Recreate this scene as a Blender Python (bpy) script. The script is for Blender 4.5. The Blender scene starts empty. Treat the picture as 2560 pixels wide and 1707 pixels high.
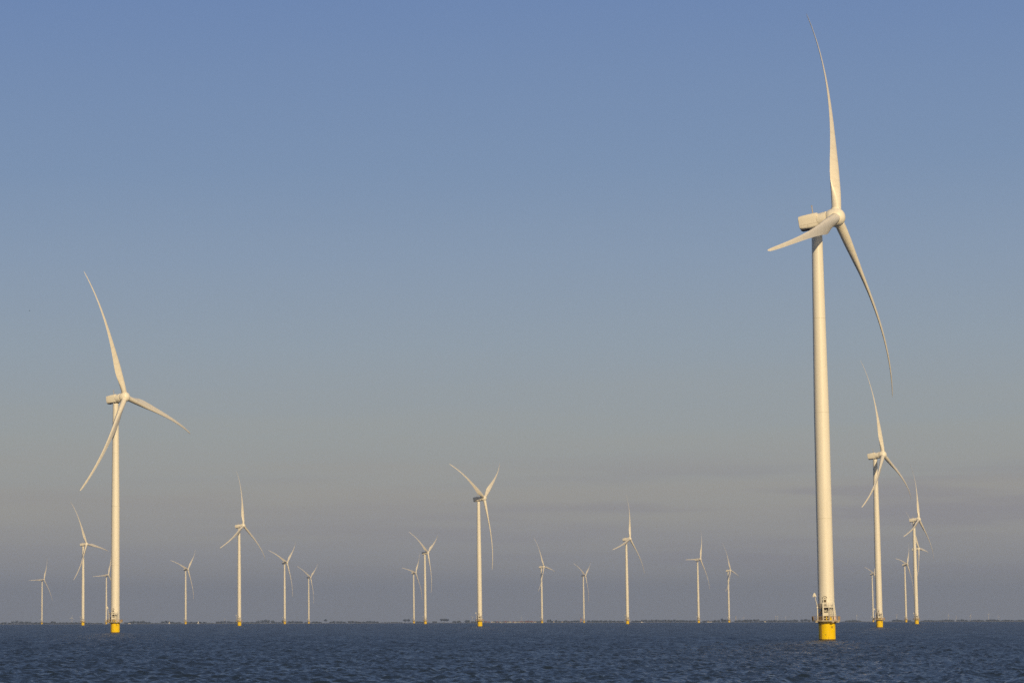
import bpy, math, random
import numpy as np
from mathutils import Matrix, Vector

S = bpy.context.scene
C = S.collection
R = math.radians
RE = 7.43e6                      # earth radius with refraction: the horizon of the lake is a real one


def drop(d):
    return -d * d / (2 * RE)


# ------------------------------------------------------------------ camera
F_PX, XP, PITCH, ROLL, CAM_H = 6635.19, 620.42, 0.10450, 0.00284, 5.861
cam = bpy.data.cameras.new("camera")
cam.sensor_width = 36.0
cam.lens = F_PX / 2560 * 36.0
cam.shift_x = (1280 - XP) / 2560
cam.clip_start, cam.clip_end = 0.5, 60000
co = bpy.data.objects.new("camera", cam)
C.objects.link(co)
fw = Vector((0, math.cos(PITCH), math.sin(PITCH)))
up = Vector((0, -math.sin(PITCH), math.cos(PITCH)))
rt = Vector((1, 0, 0))
r2 = rt * math.cos(ROLL) - up * math.sin(ROLL)
u2 = up * math.cos(ROLL) + rt * math.sin(ROLL)
co.matrix_world = Matrix(((r2.x, u2.x, -fw.x, 0), (r2.y, u2.y, -fw.y, 0), (r2.z, u2.z, -fw.z, CAM_H), (0, 0, 0, 1)))
S.camera = co

# ------------------------------------------------------------------ sun and sky
SUN_AZ, SUN_EL = R(167.0), R(23.0)          # azimuth clockwise from the camera axis (+Y)
sd = Vector((math.sin(SUN_AZ) * math.cos(SUN_EL), math.cos(SUN_AZ) * math.cos(SUN_EL), math.sin(SUN_EL)))
sl = bpy.data.lights.new("sun", 'SUN')
sl.energy, sl.angle, sl.color = 5.0, R(0.53), (1.0, 0.75, 0.40)
so = bpy.data.objects.new("sun", sl)
so.rotation_euler = sd.to_track_quat('Z', 'Y').to_euler()
so.location = (0, -60, 80)
C.objects.link(so)

W = bpy.data.worlds.new("World")
S.world = W
W.use_nodes = True
nt = W.node_tree
nt.nodes.clear()


def N(t, **k):
    n = nt.nodes.new(t)
    for a, b in k.items():
        setattr(n, a, b)
    return n


def L(a, b):
    nt.links.new(a, b)


sky = N('ShaderNodeTexSky', sky_type='NISHITA')
sky.sun_disc = False
sky.sun_elevation, sky.sun_rotation = SUN_EL, SUN_AZ
sky.air_density, sky.dust_density, sky.ozone_density = 1.0, 1.5, 1.5
bg1 = N('ShaderNodeBackground')
bg1.inputs['Strength'].default_value = 0.05
L(sky.outputs[0], bg1.inputs['Color'])
# dull evening bank of air opposite the sun: grey at the lake, clearing to blue upwards
tc = N('ShaderNodeTexCoord')
sep = N('ShaderNodeSeparateXYZ')
L(tc.outputs['Generated'], sep.inputs[0])
stretch = N('ShaderNodeMapping')
stretch.inputs['Scale'].default_value = (5, 5, 90)
L(tc.outputs['Generated'], stretch.inputs['Vector'])
noi = N('ShaderNodeTexNoise')
noi.inputs['Scale'].default_value = 1.6
noi.inputs['Detail'].default_value = 4
L(stretch.outputs[0], noi.inputs['Vector'])
wob = N('ShaderNodeMath', operation='MULTIPLY_ADD')
wob.inputs[1].default_value = 0.034
wob.inputs[2].default_value = -0.017
L(noi.outputs['Fac'], wob.inputs[0])
lowz = N('ShaderNodeMapRange')
lowz.inputs['From Min'].default_value, lowz.inputs['From Max'].default_value = 0.03, 0.10
lowz.inputs['To Min'].default_value, lowz.inputs['To Max'].default_value = 1.0, 0.12
L(sep.outputs['Z'], lowz.inputs['Value'])
wob2 = N('ShaderNodeMath', operation='MULTIPLY')
L(wob.outputs[0], wob2.inputs[0])
L(lowz.outputs[0], wob2.inputs[1])
zz = N('ShaderNodeMath', operation='ADD')
L(sep.outputs['Z'], zz.inputs[0])
L(wob2.outputs[0], zz.inputs[1])
mr = N('ShaderNodeMapRange')
mr.inputs['From Min'].default_value, mr.inputs['From Max'].default_value = -0.02, 0.5
L(zz.outputs[0], mr.inputs['Value'])
ramp = N('ShaderNodeValToRGB')
L(mr.outputs[0], ramp.inputs[0])
stops = [(-0.02, (0.3384, 0.3407, 0.3549)), (0.01, (0.3347, 0.3372, 0.3503)), (0.026, (0.3402, 0.3358, 0.3337)), (0.0445, (0.3664, 0.3585, 0.3318)), (0.069, (0.3466, 0.3727, 0.3699)), (0.102, (0.3014, 0.365, 0.4273)), (0.135, (0.2544, 0.337, 0.4571)), (0.168, (0.206, 0.2989, 0.457)), (0.233, (0.1548, 0.2466, 0.453)), (0.36, (0.13, 0.205, 0.37)), (0.5, (0.105, 0.165, 0.31))]
el = ramp.color_ramp.elements
while len(el) < len(stops):
    el.new(0.5)
for e, (z, c) in zip(el, stops):
    e.position = (z + 0.02) / 0.52
for e, (z, c) in zip(el, stops):
    e.color = (*c, 1)
bg2 = N('ShaderNodeBackground')
cb0 = N('ShaderNodeMapRange', interpolation_type='SMOOTHSTEP')
cb0.inputs['From Min'].default_value, cb0.inputs['From Max'].default_value = .008, .028
L(sep.outputs['Z'], cb0.inputs['Value'])
cb1 = N('ShaderNodeMapRange', interpolation_type='SMOOTHSTEP')
cb1.inputs['From Min'].default_value, cb1.inputs['From Max'].default_value = .066, .045
L(sep.outputs['Z'], cb1.inputs['Value'])
cb2 = N('ShaderNodeMapRange', interpolation_type='SMOOTHSTEP')
cb2.inputs['From Min'].default_value, cb2.inputs['From Max'].default_value = -.05, .22
cb2.inputs['To Min'].default_value, cb2.inputs['To Max'].default_value = .25, 1
L(sep.outputs['X'], cb2.inputs['Value'])
cst = N('ShaderNodeMapping')
cst.inputs['Scale'].default_value = (9, 9, 130)
L(tc.outputs['Generated'], cst.inputs['Vector'])
cn = N('ShaderNodeTexNoise')
cn.inputs['Scale'].default_value = 1.0
cn.inputs['Detail'].default_value = 5
L(cst.outputs[0], cn.inputs['Vector'])
cb3 = N('ShaderNodeMapRange', interpolation_type='SMOOTHSTEP')
cb3.inputs['From Min'].default_value, cb3.inputs['From Max'].default_value = .44, .66
cb3.inputs["To Max"].default_value = .42
L(cn.outputs['Fac'], cb3.inputs['Value'])
fac = cb3
for o_ in (cb0, cb1, cb2):
    mm = N('ShaderNodeMath', operation='MULTIPLY')
    L(fac.outputs[0], mm.inputs[0])
    L(o_.outputs[0], mm.inputs[1])
    fac = mm
cmix = N('ShaderNodeMix', data_type='RGBA')
cmix.inputs[7].default_value = (.275, .262, .30, 1)
L(fac.outputs[0], cmix.inputs[0])
L(ramp.outputs[0], cmix.inputs[6])
L(cmix.outputs[2], bg2.inputs['Color'])
bg2.inputs['Strength'].default_value = 1.405
wy = N('ShaderNodeMapRange', interpolation_type='SMOOTHSTEP')
wy.inputs['From Min'].default_value, wy.inputs['From Max'].default_value = -0.25, 0.55
L(sep.outputs['Y'], wy.inputs['Value'])
mix = N('ShaderNodeMixShader')
L(wy.outputs[0], mix.inputs[0])
L(bg1.outputs[0], mix.inputs[1])
L(bg2.outputs[0], mix.inputs[2])
wo = N('ShaderNodeOutputWorld')
L(mix.outputs[0], wo.inputs['Surface'])

S.view_settings.view_transform = 'Standard'
S.view_settings.look = 'None'
S.view_settings.exposure = -0.49
S.view_settings.gamma = 1
S.cycles.use_denoising = False
S.cycles.max_bounces = 6
S.cycles.volume_bounces = 0
S.cycles.volume_step_rate = 1


# ------------------------------------------------------------------ materials
def mat(name, col, rough=0.5, spec=0.5, metal=0.0, dirt=0.0, dirt_col=(0.25, 0.2, 0.14), scale=(1, 1, 0.06), nscale=0.9, lo=0.5, hi=0.8):
    m = bpy.data.materials.new(name)
    m.use_nodes = True
    t = m.node_tree
    p = t.nodes['Principled BSDF']
    p.inputs['Base Color'].default_value = (*col, 1)
    p.inputs['Roughness'].default_value = rough
    p.inputs['Specular IOR Level'].default_value = spec
    p.inputs['Metallic'].default_value = metal
    if dirt > 0:
        c = t.nodes.new('ShaderNodeTexCoord')
        mp = t.nodes.new('ShaderNodeMapping')
        mp.inputs['Scale'].default_value = scale
        no = t.nodes.new('ShaderNodeTexNoise')
        no.inputs['Scale'].default_value = nscale
        no.inputs['Detail'].default_value = 5
        a = t.nodes.new('ShaderNodeMapRange')
        a.inputs['From Min'].default_value, a.inputs['From Max'].default_value = lo, hi
        a.inputs['To Max'].default_value = dirt
        mx = t.nodes.new('ShaderNodeMix')
        mx.data_type = 'RGBA'
        mx.inputs[6].default_value = (*col, 1)
        mx.inputs[7].default_value = (*dirt_col, 1)
        t.links.new(c.outputs['Object'], mp.inputs[0])
        t.links.new(mp.outputs[0], no.inputs['Vector'])
        t.links.new(no.outputs['Fac'], a.inputs['Value'])
        t.links.new(a.outputs[0], mx.inputs[0])
        t.links.new(mx.outputs[2], p.inputs['Base Color'])
    return m


M_TOWER = mat('tower_paint', (.84, .82, .77), .38, dirt=.14, scale=(1, 1, .05))
M_WHITE = mat('nacelle_paint', (.90, .87, .80), .4, dirt=.05, scale=(.6, .6, .6), nscale=1.2)
M_BLADE = mat('blade_paint', (.82, .79, .73), .36, dirt=.2, dirt_col=(.40, .33, .26), scale=(.25, .25, 1.1), nscale=.9, lo=.47, hi=.75)
M_YELLOW = mat('yellow_paint', (.88, .62, .001), .5, spec=.12, dirt=.35, dirt_col=(.55, .27, .01), scale=(1, 1, .25), nscale=1.1)
M_STAIN = mat('waterline_growth', (.10, .055, .012), .6, dirt=.5, dirt_col=(.03, .025, .012))
M_STEEL = mat('galvanised_steel', (.52, .45, .33), .5, dirt=.3, nscale=2)
M_RAIL = mat('railing_paint', (.36, .26, .16), .5)
M_PANEL = mat('panel_paint', (.76, .74, .69), .4, dirt=.15, nscale=2)
M_DARK = mat('dark_opening_and_shade', (.022, .018, .014), .6)
M_BROWN = mat('brown_cover_and_shadow', (.075, .045, .018), .7)
M_LOUVRE = mat('louvre_brown', (.11, .085, .055), .6)
M_ORANGE = mat('orange_paint', (.62, .12, .03), .5)
M_BLACK = mat('black_marking', (.03, .03, .03), .6)
M_SEAM = mat('seam_grey', (.42, .38, .32), .6)
M_JOINT = mat('flange_joint', (.66, .63, .57), .5)
M_LADDER = mat('ladder_steel', (.30, .20, .04), .6)
M_GREYROOF = mat('grey_roof', (.16, .15, .15), .8, dirt=.3)
M_REDROOF = mat('red_roof_tile', (.24, .09, .05), .8, dirt=.3)
M_BRICK = mat('brick_wall', (.30, .17, .11), .85, dirt=.3)
M_PLASTER = mat('pale_plaster', (.62, .58, .50), .8, dirt=.2)
M_SAIL = mat('sail_cloth', (.82, .81, .80), .7)
M_HULL = mat('white_hull', (.78, .78, .77), .3)
M_HULLD = mat('dark_hull', (.05, .06, .09), .3)
M_MAST = mat('pale_mast', (.62, .61, .58), .4)
M_LEAF = mat('foliage', (.058, .070, .045), .7, dirt=.7, dirt_col=(.042, .055, .034), scale=(1, 1, 1), nscale=.25, lo=.4, hi=.6)
M_BARK = mat('bark', (.07, .055, .04), .85)
M_LAND = mat('dike_grass', (.085, .10, .04), .9, dirt=.5, dirt_col=(.12, .11, .06), scale=(1, 1, 1), nscale=.03)
M_STONE = mat('dike_stone', (.42, .40, .36), .85, dirt=.6, dirt_col=(.16, .16, .14), scale=(1, 1, 1), nscale=.06)
M_BIRD = mat('dark_feathers', (.03, .03, .035), .7)


# ------------------------------------------------------------------ mesh helpers
class MB:
    """collects shapes and links them as one mesh object"""

    def __init__(self):
        self.v, self.f, self.mi = [], [], []

    def add(self, v, f, mi=0):
        o = len(self.v)
        self.v += [tuple(x) for x in v]
        self.f += [tuple(i + o for i in q) for q in f]
        self.mi += [mi] * len(f)

    def box(self, x0, x1, y0, y1, z0, z1, mi=0, m=None):
        v = [Vector((x, y, z)) for z in (z0, z1) for y in (y0, y1) for x in (x0, x1)]
        if m is not None:
            v = [m @ p for p in v]
        self.add(v, [(0, 2, 3, 1), (4, 5, 7, 6), (0, 1, 5, 4), (1, 3, 7, 5), (3, 2, 6, 7), (2, 0, 4, 6)], mi)

    def tube(self, p0, p1, ra, rb=None, n=8, mi=0, caps=True):
        p0, p1 = Vector(p0), Vector(p1)
        rb = ra if rb is None else rb
        d = (p1 - p0).normalized()
        a = d.orthogonal().normalized()
        b = d.cross(a)
        v = []
        for p, r in ((p0, ra), (p1, rb)):
            for i in range(n):
                t = 2 * math.pi * i / n
                v.append(p + (a * math.cos(t) + b * math.sin(t)) * r)
        f = [(i, (i + 1) % n, n + (i + 1) % n, n + i) for i in range(n)]
        if caps:
            f += [tuple(range(n - 1, -1, -1)), tuple(range(n, 2 * n))]
        self.add(v, f, mi)

    def lathe(self, prof, n=48, mi=0, axis='z', cap=True):
        v = []
        for r, z in prof:
            for i in range(n):
                t = 2 * math.pi * i / n
                x, y = r * math.cos(t), r * math.sin(t)
                v.append((x, y, z) if axis == 'z' else (x, z, -y))
        f = []
        for k in range(len(prof) - 1):
            for i in range(n):
                j = (i + 1) % n
                f.append((k * n + i, k * n + j, (k + 1) * n + j, (k + 1) * n + i))
        if cap:
            f += [tuple(range(n - 1, -1, -1)), tuple((len(prof) - 1) * n + i for i in range(n))]
        self.add(v, f, mi)

    def loft(self, rings, mi=0, cap=True):
        n = len(rings[0])
        v = [p for r in rings for p in r]
        f = []
        for k in range(len(rings) - 1):
            for i in range(n):
                j = (i + 1) % n
                f.append((k * n + i, k * n + j, (k + 1) * n + j, (k + 1) * n + i))
        if cap:
            f += [tuple(range(n - 1, -1, -1)), tuple((len(rings) - 1) * n + i for i in range(n))]
        self.add(v, f, mi)

    def turn(self, ang):
        c, s = math.cos(ang), math.sin(ang)
        self.v = [(x * c - y * s, x * s + y * c, z) for x, y, z in self.v]
        return self

    def build(self, name, mats, parent=None, smooth=True, angle=35):
        me = bpy.data.meshes.new(name)
        me.from_pydata(self.v, [], self.f)
        for m in (mats if isinstance(mats, (list, tuple)) else [mats]):
            me.materials.append(m)
        me.polygons.foreach_set('material_index', self.mi)
        if smooth:
            me.polygons.foreach_set('use_smooth', [True] * len(me.polygons))
            me.set_sharp_from_angle(angle=R(angle))
        me.update()
        o = bpy.data.objects.new(name, me)
        C.objects.link(o)
        if parent is not None:
            o.parent = parent
        return o


def tag(o, label=None, cat=None, group=None, kind=None):
    if label:
        o['label'] = label
    if cat:
        o['category'] = cat
    if group:
        o['group'] = group
    if kind:
        o['kind'] = kind
    return o


def empty(name, loc):
    o = bpy.data.objects.new(name, None)
    o.location = loc
    o.empty_display_size = 2
    C.objects.link(o)
    return o


def copy_tree(o, parent=None):
    c = o.copy()
    C.objects.link(c)
    if parent is not None:
        c.parent = parent
    for ch in list(o.children):
        copy_tree(ch, c)
    return c


# ------------------------------------------------------------------ water: one sheet over the curved earth
def make_water():
    rs = [1.0]
    while rs[-1] < 150:
        rs.append(rs[-1] * 1.25)
    rs[-1] = 150.0
    while rs[-1] < 12400:
        rs.append(rs[-1] + 0.26 * max(1.0, rs[-1] / 320) ** 1.5)
    rs = np.array(rs)
    fine = np.linspace(R(-7), R(18.2), 1150)
    coarse = np.linspace(R(18.2), R(353), 70)[1:-1]
    az = np.concatenate([fine, coarse])
    nr, na = len(rs), len(az)
    dr = np.gradient(rs)[:, None]
    X = (rs[:, None] * np.sin(az)[None]).astype(np.float64)
    Y = (rs[:, None] * np.cos(az)[None]).astype(np.float64)
    Z = np.zeros_like(X)
    DX, DY = np.zeros_like(X), np.zeros_like(X)
    rng = np.random.default_rng(5)
    inside = np.zeros(na)
    inside[:len(fine)] = 1
    inside[:12] = np.linspace(0, 1, 12)
    inside[len(fine) - 12:len(fine)] = np.linspace(1, 0, 12)
    DA = fine[1] - fine[0]
    Wn = 64
    lam = np.exp(np.linspace(math.log(.65), math.log(5.5), Wn)) * rng.uniform(.94, 1.06, Wn)
    th = rng.normal(R(150), R(36), Wn)            # waves run from the right, as the wind does
    slope = 0.026 * WAVE
    mss = np.full(nr, 0.003)                      # slope variance too fine for the mesh becomes roughness
    for l, t in zip(lam, th):
        k = 2 * math.pi / l
        a = slope / k * (1.0 if l < 4.0 else (4.0 / l) ** 1.2)
        w = np.clip((l / (abs(math.cos(t)) * rs[:, None] * DA + abs(math.sin(t)) * dr) - 2.2) / 2.0, 0, 1)
        mss += (a * k) ** 2 / 2 * (1 - w[:, 0] ** 2)
        keep = np.where(w[:, 0] > 0)[0]
        keep = keep[rs[keep] > 140]
        if len(keep) == 0:
            continue
        ph = k * (X[keep] * math.cos(t) + Y[keep] * math.sin(t)) + rng.uniform(0, 6.28)
        ww = w[keep] * inside[None]
        sn = np.sin(ph)
        Z[keep] += a * ww * np.cos(ph)
        DX[keep] -= .8 * a * ww * sn * math.cos(t)
        DY[keep] -= .8 * a * ww * sn * math.sin(t)
    Z -= (X * X + Y * Y) / (2 * RE)
    V = np.stack([X + DX, Y + DY, Z], -1).reshape(-1, 3)
    V = np.vstack([V, [[0, 0, 0]]]).astype(np.float32)
    i = np.arange(nr - 1)[:, None] * na
    j = np.arange(na)[None]
    j2 = (j + 1) % na
    Q = np.stack([i + j, i + na + j, i + na + j2, i + j2], -1).reshape(-1, 4)
    j = np.arange(na)
    tri = np.stack([np.full(na, nr * na), j, (j + 1) % na], -1)
    me = bpy.data.meshes.new('lake_water')
    me.vertices.add(len(V))
    me.vertices.foreach_set('co', V.ravel())
    nl = Q.size + tri.size
    me.loops.add(nl)
    me.loops.foreach_set('vertex_index', np.concatenate([Q.ravel(), tri.ravel()]).astype(np.int32))
    me.polygons.add(len(Q) + len(tri))
    ls = np.concatenate([np.arange(len(Q)) * 4, Q.size + np.arange(len(tri)) * 3]).astype(np.int32)
    me.polygons.foreach_set('loop_start', ls)
    me.polygons.foreach_set('use_smooth', np.ones(len(ls), dtype=bool))
    me.update(calc_edges=True)
    me.validate()
    rg = np.append(np.repeat(np.sqrt(np.sqrt(mss * MSS)), na), .3).astype(np.float32)
    at_ = me.attributes.new('ripple_roughness', 'FLOAT', 'POINT')
    at_.data.foreach_set('value', rg)
    m = bpy.data.materials.new('water')
    m.use_nodes = True
    t = m.node_tree
    p = t.nodes['Principled BSDF']
    p.inputs['Base Color'].default_value = (*WATER_COL, 1)
    g = t.nodes.new('ShaderNodeNewGeometry')
    ra = t.nodes.new('ShaderNodeAttribute')
    ra.attribute_name = 'ripple_roughness'
    gm = t.nodes.new('ShaderNodeMapping')
    gm.inputs['Rotation'].default_value = (0, 0, R(-30))
    gm.inputs['Scale'].default_value = (1, .45, 1)
    gn = t.nodes.new('ShaderNodeTexNoise')               # gusts: smoother and rougher patches
    gn.inputs['Scale'].default_value = .09
    gn.inputs['Detail'].default_value = 6
    gn.inputs['Roughness'].default_value = .72
    gr = t.nodes.new('ShaderNodeMapRange')
    gr.inputs['From Min'].default_value, gr.inputs['From Max'].default_value = .3, .7
    gr.inputs['To Min'].default_value, gr.inputs['To Max'].default_value = .62, 1.38
    mu = t.nodes.new('ShaderNodeMath')
    mu.operation = 'MULTIPLY'
    t.links.new(g.outputs['Position'], gm.inputs[0])
    t.links.new(gm.outputs[0], gn.inputs['Vector'])
    t.links.new(gn.outputs['Fac'], gr.inputs['Value'])
    t.links.new(gr.outputs[0], mu.inputs[0])
    t.links.new(ra.outputs['Fac'], mu.inputs[1])
    t.links.new(mu.outputs[0], p.inputs['Roughness'])
    p.inputs['IOR'].default_value = 1.333
    # ripples: slope noise added to the wave normals (unfiltered, so far water keeps its roughness)
    acc = g.outputs['Normal']
    for sc, amt, det, sx, seed in RIPPLES:
        mp = t.nodes.new('ShaderNodeMapping')
        mp.inputs['Location'].default_value = (seed, seed * .7, 0)
        mp.inputs['Rotation'].default_value = (0, 0, R(35))
        mp.inputs['Scale'].default_value = (1, sx, 1)
        no = t.nodes.new('ShaderNodeTexNoise')
        no.inputs['Scale'].default_value = sc
        no.inputs['Detail'].default_value = det
        no.inputs['Roughness'].default_value = .6
        sb = t.nodes.new('ShaderNodeVectorMath')
        sb.operation = 'SUBTRACT'
        sb.inputs[1].default_value = (.5, .5, .5)
        ml = t.nodes.new('ShaderNodeVectorMath')
        ml.operation = 'MULTIPLY'
        ml.inputs[1].default_value = (amt, amt, 0)
        ad = t.nodes.new('ShaderNodeVectorMath')
        ad.operation = 'ADD'
        t.links.new(g.outputs['Position'], mp.inputs[0])
        t.links.new(mp.outputs[0], no.inputs['Vector'])
        t.links.new(no.outputs['Color'], sb.inputs[0])
        t.links.new(sb.outputs[0], ml.inputs[0])
        t.links.new(acc, ad.inputs[0])
        t.links.new(ml.outputs[0], ad.inputs[1])
        acc = ad.outputs[0]
    nz = t.nodes.new('ShaderNodeVectorMath')
    nz.operation = 'NORMALIZE'
    t.links.new(acc, nz.inputs[0])
    t.links.new(nz.outputs[0], p.inputs['Normal'])
    me.materials.append(m)
    o = bpy.data.objects.new('lake_water', me)
    C.objects.link(o)
    tag(o, 'dark blue choppy lake water reaching to the horizon', 'water', kind='structure')


WAVE = 2.25
WATER_COL = (.014, .024, .044)
RIPPLES = ((1.5, .8, 4, .8, 17.3),)
MSS = .25
make_water()

# ------------------------------------------------------------------ the wind turbine
HUB_H, OVER, TILT, LR = 115.0, 5.657, 0.1332, 65.27
HEAD = R(-12.2)                 # heading of the service platform
T_PROF = [(5.46, 2.20), (17, 2.155), (40, 2.10), (61, 2.05), (75, 1.89), (90, 1.71), (105, 1.53), (113.05, 1.43)]


def tower_r(z):
    return float(np.interp(z, [a for a, b in T_PROF], [b for a, b in T_PROF]))


def blade_mesh():
    mb = MB()
    n = 36
    sv = np.concatenate([[2.25 / LR, .05, .065, .085], np.linspace(.11, .95, 30), [.97, .985, .995, 1.0]])
    ch = lambda s: float(np.interp(s, [0, .06, .10, .15, .20, .25, .3, .4, .5, .6, .7, .8, .9, .96, .985, 1], [2.62, 2.65, 3.05, 3.85, 4.35, 4.3, 3.85, 2.95, 2.28, 1.80, 1.46, 1.20, 1.0, .84, .68, .25]))
    tk = lambda s: float(np.interp(s, [0, .06, .10, .15, .2, .3, .5, .7, 1], [1, 1, .84, .60, .45, .33, .27, .26, .27]))
    tw = lambda s: R(float(np.interp(s, [0, .12, .25, .4, .6, .8, 1], [20, 18, 11, 5.5, -1, -5.5, -8.5])) + PITCHB)
    rings = []
    for s in sv:
        b = min(1, max(0, (s - .05) / .14))
        b = b * b * (3 - 2 * b)
        c, T, be = ch(s), tk(s), tw(s)
        xp = .5 * (1 - b) + .32 * b
        e = Vector((-math.cos(be), math.sin(be), 0))          # towards the leading edge
        nn = Vector((-math.sin(be), -math.cos(be), 0))        # suction side
        off = 3.795 * s - 7.239 * s ** 3.1105
        ring = []
        for i in range(n):
            a = 2 * math.pi * i / n
            x = (1 - math.cos(a)) / 2
            sg = 1 if a < math.pi else -1
            yc = math.sin(a) * .5
            ya = sg * 5 * (.2969 * math.sqrt(x) - .126 * x - .3516 * x * x + .2843 * x ** 3 - .1036 * x ** 4)
            cam_l = .035 * 4 * x * (1 - x)
            y = (1 - b) * yc * T + b * (ya * T + cam_l)
            ring.append(Vector((0, off, s * LR)) + e * ((xp - x) * c) + nn * (y * c))
        rings.append(ring)
    mb.loft(rings)
    return mb


PITCHB = 0.0


def frame(yaw):
    nh = Vector((math.cos(yaw), -math.sin(yaw), 0))
    n = nh * math.cos(TILT) + Vector((0, 0, math.sin(TILT)))
    u = -nh * math.sin(TILT) + Vector((0, 0, math.cos(TILT)))
    return n, u, u.cross(n)


def mtx(x, y, z, o):
    return Matrix(((x.x, y.x, z.x, o.x), (x.y, y.y, z.y, o.y), (x.z, y.z, z.z, o.z), (0, 0, 0, 1)))


def pose(root, yaw, psi):
    """turn nacelle, hub and blades of one turbine"""
    n, u, s = frame(yaw)
    top = Vector((0, 0, HUB_H))
    hub = top + n * OVER
    k = 0
    for c in root.children:
        base = c.name.split('.')[0]
        if base == 'nacelle':
            c.matrix_basis = mtx(-s, n, u, top)
        elif base == 'hub':
            a = psi
            rd = u * math.cos(a) + s * math.sin(a)
            md = s * math.cos(a) - u * math.sin(a)
            c.matrix_basis = mtx(-md, n, rd, hub)
        elif base == 'blade':
            a = psi + k * 2 * math.pi / 3
            rd = u * math.cos(a) + s * math.sin(a)
            md = s * math.cos(a) - u * math.sin(a)
            c.matrix_basis = mtx(-md, n, rd, hub)
            k += 1


def build_turbine():
    root = empty('wind_turbine', (0, 0, 0))
    # yellow foundation pile
    m = MB()
    m.lathe([(2.235, -2.5), (2.235, .02), (2.235, .34)], 64, 1, cap=False)
    m.lathe([(2.235, .34), (2.235, 4.5), (2.30, 4.56), (2.30, 4.72), (2.235, 4.78), (2.235, 5.12)], 64, 0, cap=False)
    fo = m.build('foundation', [M_YELLOW, M_STAIN], root)
    m = MB()
    for dx in (-.19, .19):
        m.tube((-1.60 + dx, -1.83 - dx * .8, .3), (-1.60 + dx, -1.83 - dx * .8, 4.4), .045, n=6)
    for i in range(14):
        z = .45 + i * .29
        m.tube((-1.79, -1.68, z), (-1.41, -1.98, z), .035, n=6)
    m.turn(HEAD).build('ladder', M_LADDER, fo)
    m = MB()                                             # the dark number near the top of the pile
    a = R(36)
    q = Matrix.Rotation(a, 4, 'Z')
    for x0, x1, z0, z1 in ((-.28, -.06, .40, .47), (-.13, -.06, .2, .4), (-.28, -.06, .2, .27), (-.28, -.21, 0, .2), (-.28, -.06, -.04, .03),
                           (.06, .28, .40, .47), (.06, .28, -.04, .03), (.06, .13, .03, .4), (.21, .28, .03, .4)):
        m.box(x0, x1, -2.262, -2.23, 3.35 + z0, 3.35 + z1, 0, q)
    m.turn(HEAD).build('number_mark', M_BLACK, fo, smooth=False)
    for z, r in ((1.62, .10), (1.40, .06)):
        m = MB()
        m.tube((-.32, -2.20, z), (-.32, -2.25, z), r, n=10)
        m.turn(HEAD).build('anode_fitting', M_BLACK, fo, smooth=False)
    m = MB()
    m.box(.42, .47, -2.235, -2.19, .34, 1.05)
    m.turn(HEAD).build('weld_strip', M_LADDER, fo, smooth=False)
    # tower
    m = MB()
    pr = []
    for z in np.linspace(5.46, 113.05, 30):
        pr.append((tower_r(z), z))
    m.lathe(pr, 64, 0)
    tw = m.build('tower', M_TOWER, root)
    for z in (33.0, 62.0, 88.0):
        m = MB()
        r = tower_r(z) + .012
        m.lathe([(r, z - .06), (r, z + .06)], 64, 0, cap=False)
        m.build('flange_seam', M_JOINT, tw)
    # door with hood, window and louvres, on the front of the tower
    m = MB()
    q = Matrix.Rotation(R(-9), 4, 'Z')
    pts = [(-.5, 9.12)] + [(.5 * math.cos(t), 11.35 + .5 * math.sin(t)) for t in np.linspace(math.pi, 0, 13)] + [(.5, 9.12)]
    f = [q @ Vector((x, -2.235, z)) for x, z in pts]
    b = [q @ Vector((x, -2.10, z)) for x, z in pts]
    nP = len(pts)
    m.add(f + b, [tuple(range(nP))[::-1]] + [(i, (i + 1) % nP, nP + (i + 1) % nP, nP + i) for i in range(nP)])
    d = m.turn(HEAD).build('entrance_door', M_PANEL, tw, angle=30)
    m = MB()
    rr = [Vector((.56 * math.cos(t), 0, 11.35 + .56 * math.sin(t))) for t in np.linspace(math.pi * .97, math.pi * .03, 13)]
    for p0, p1 in zip(rr, rr[1:]):
        m.tube(q @ (p0 + Vector((0, -2.27, 0))), q @ (p1 + Vector((0, -2.27, 0))), .055, n=6)
    for x in (-.56,):
        m.tube(q @ Vector((x, -2.25, 9.9)), q @ Vector((x, -2.25, 10.95)), .04, n=6)
    m.turn(HEAD).build('door_hood', M_LOUVRE, tw)
    for z0, z1, w in ((10.30, 10.98, .29), (9.68, 9.86, .29), (9.28, 9.52, .29), (11.30, 11.52, .13)):
        m = MB()
        m.box(-w, w, -2.262, -2.232, z0, z1, 0, q)
        m.turn(HEAD).build('louvre' if w > .2 else 'door_window', M_LOUVRE, tw, smooth=False)
    # service platform
    m = MB()
    n = 12
    ring = lambda r, z, ox=-.2: [Vector((ox + r * math.cos(2 * math.pi * (i + .5) / n), r * math.sin(2 * math.pi * (i + .5) / n), z)) for i in range(n)]
    m.loft([ring(3.82, 5.14), ring(3.90, 5.16), ring(3.90, 5.43), ring(3.84, 5.45)])
    m.lathe([(2.26, 4.60), (2.9, 4.85), (3.3, 5.13)], 48, 0, cap=False)
    deck = m.turn(HEAD).build('platform', M_STEEL, root, angle=25)
    for x0, x1, y0, y1 in ((-3.0, -2.35, -2.95, -1.2), (1.30, 1.95, -3.35, -1.2), (2.35, 3.35, -1.9, -.9), (-3.0, -2.3, .8, 2.2), (1.3, 2.0, 1.0, 2.6)):
        m = MB()
        m.box(x0, x1, y0, y1, 4.86, 5.135)
        m.turn(HEAD).build('support_bracket', M_STEEL, deck, smooth=False)
    m = MB()
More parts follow.
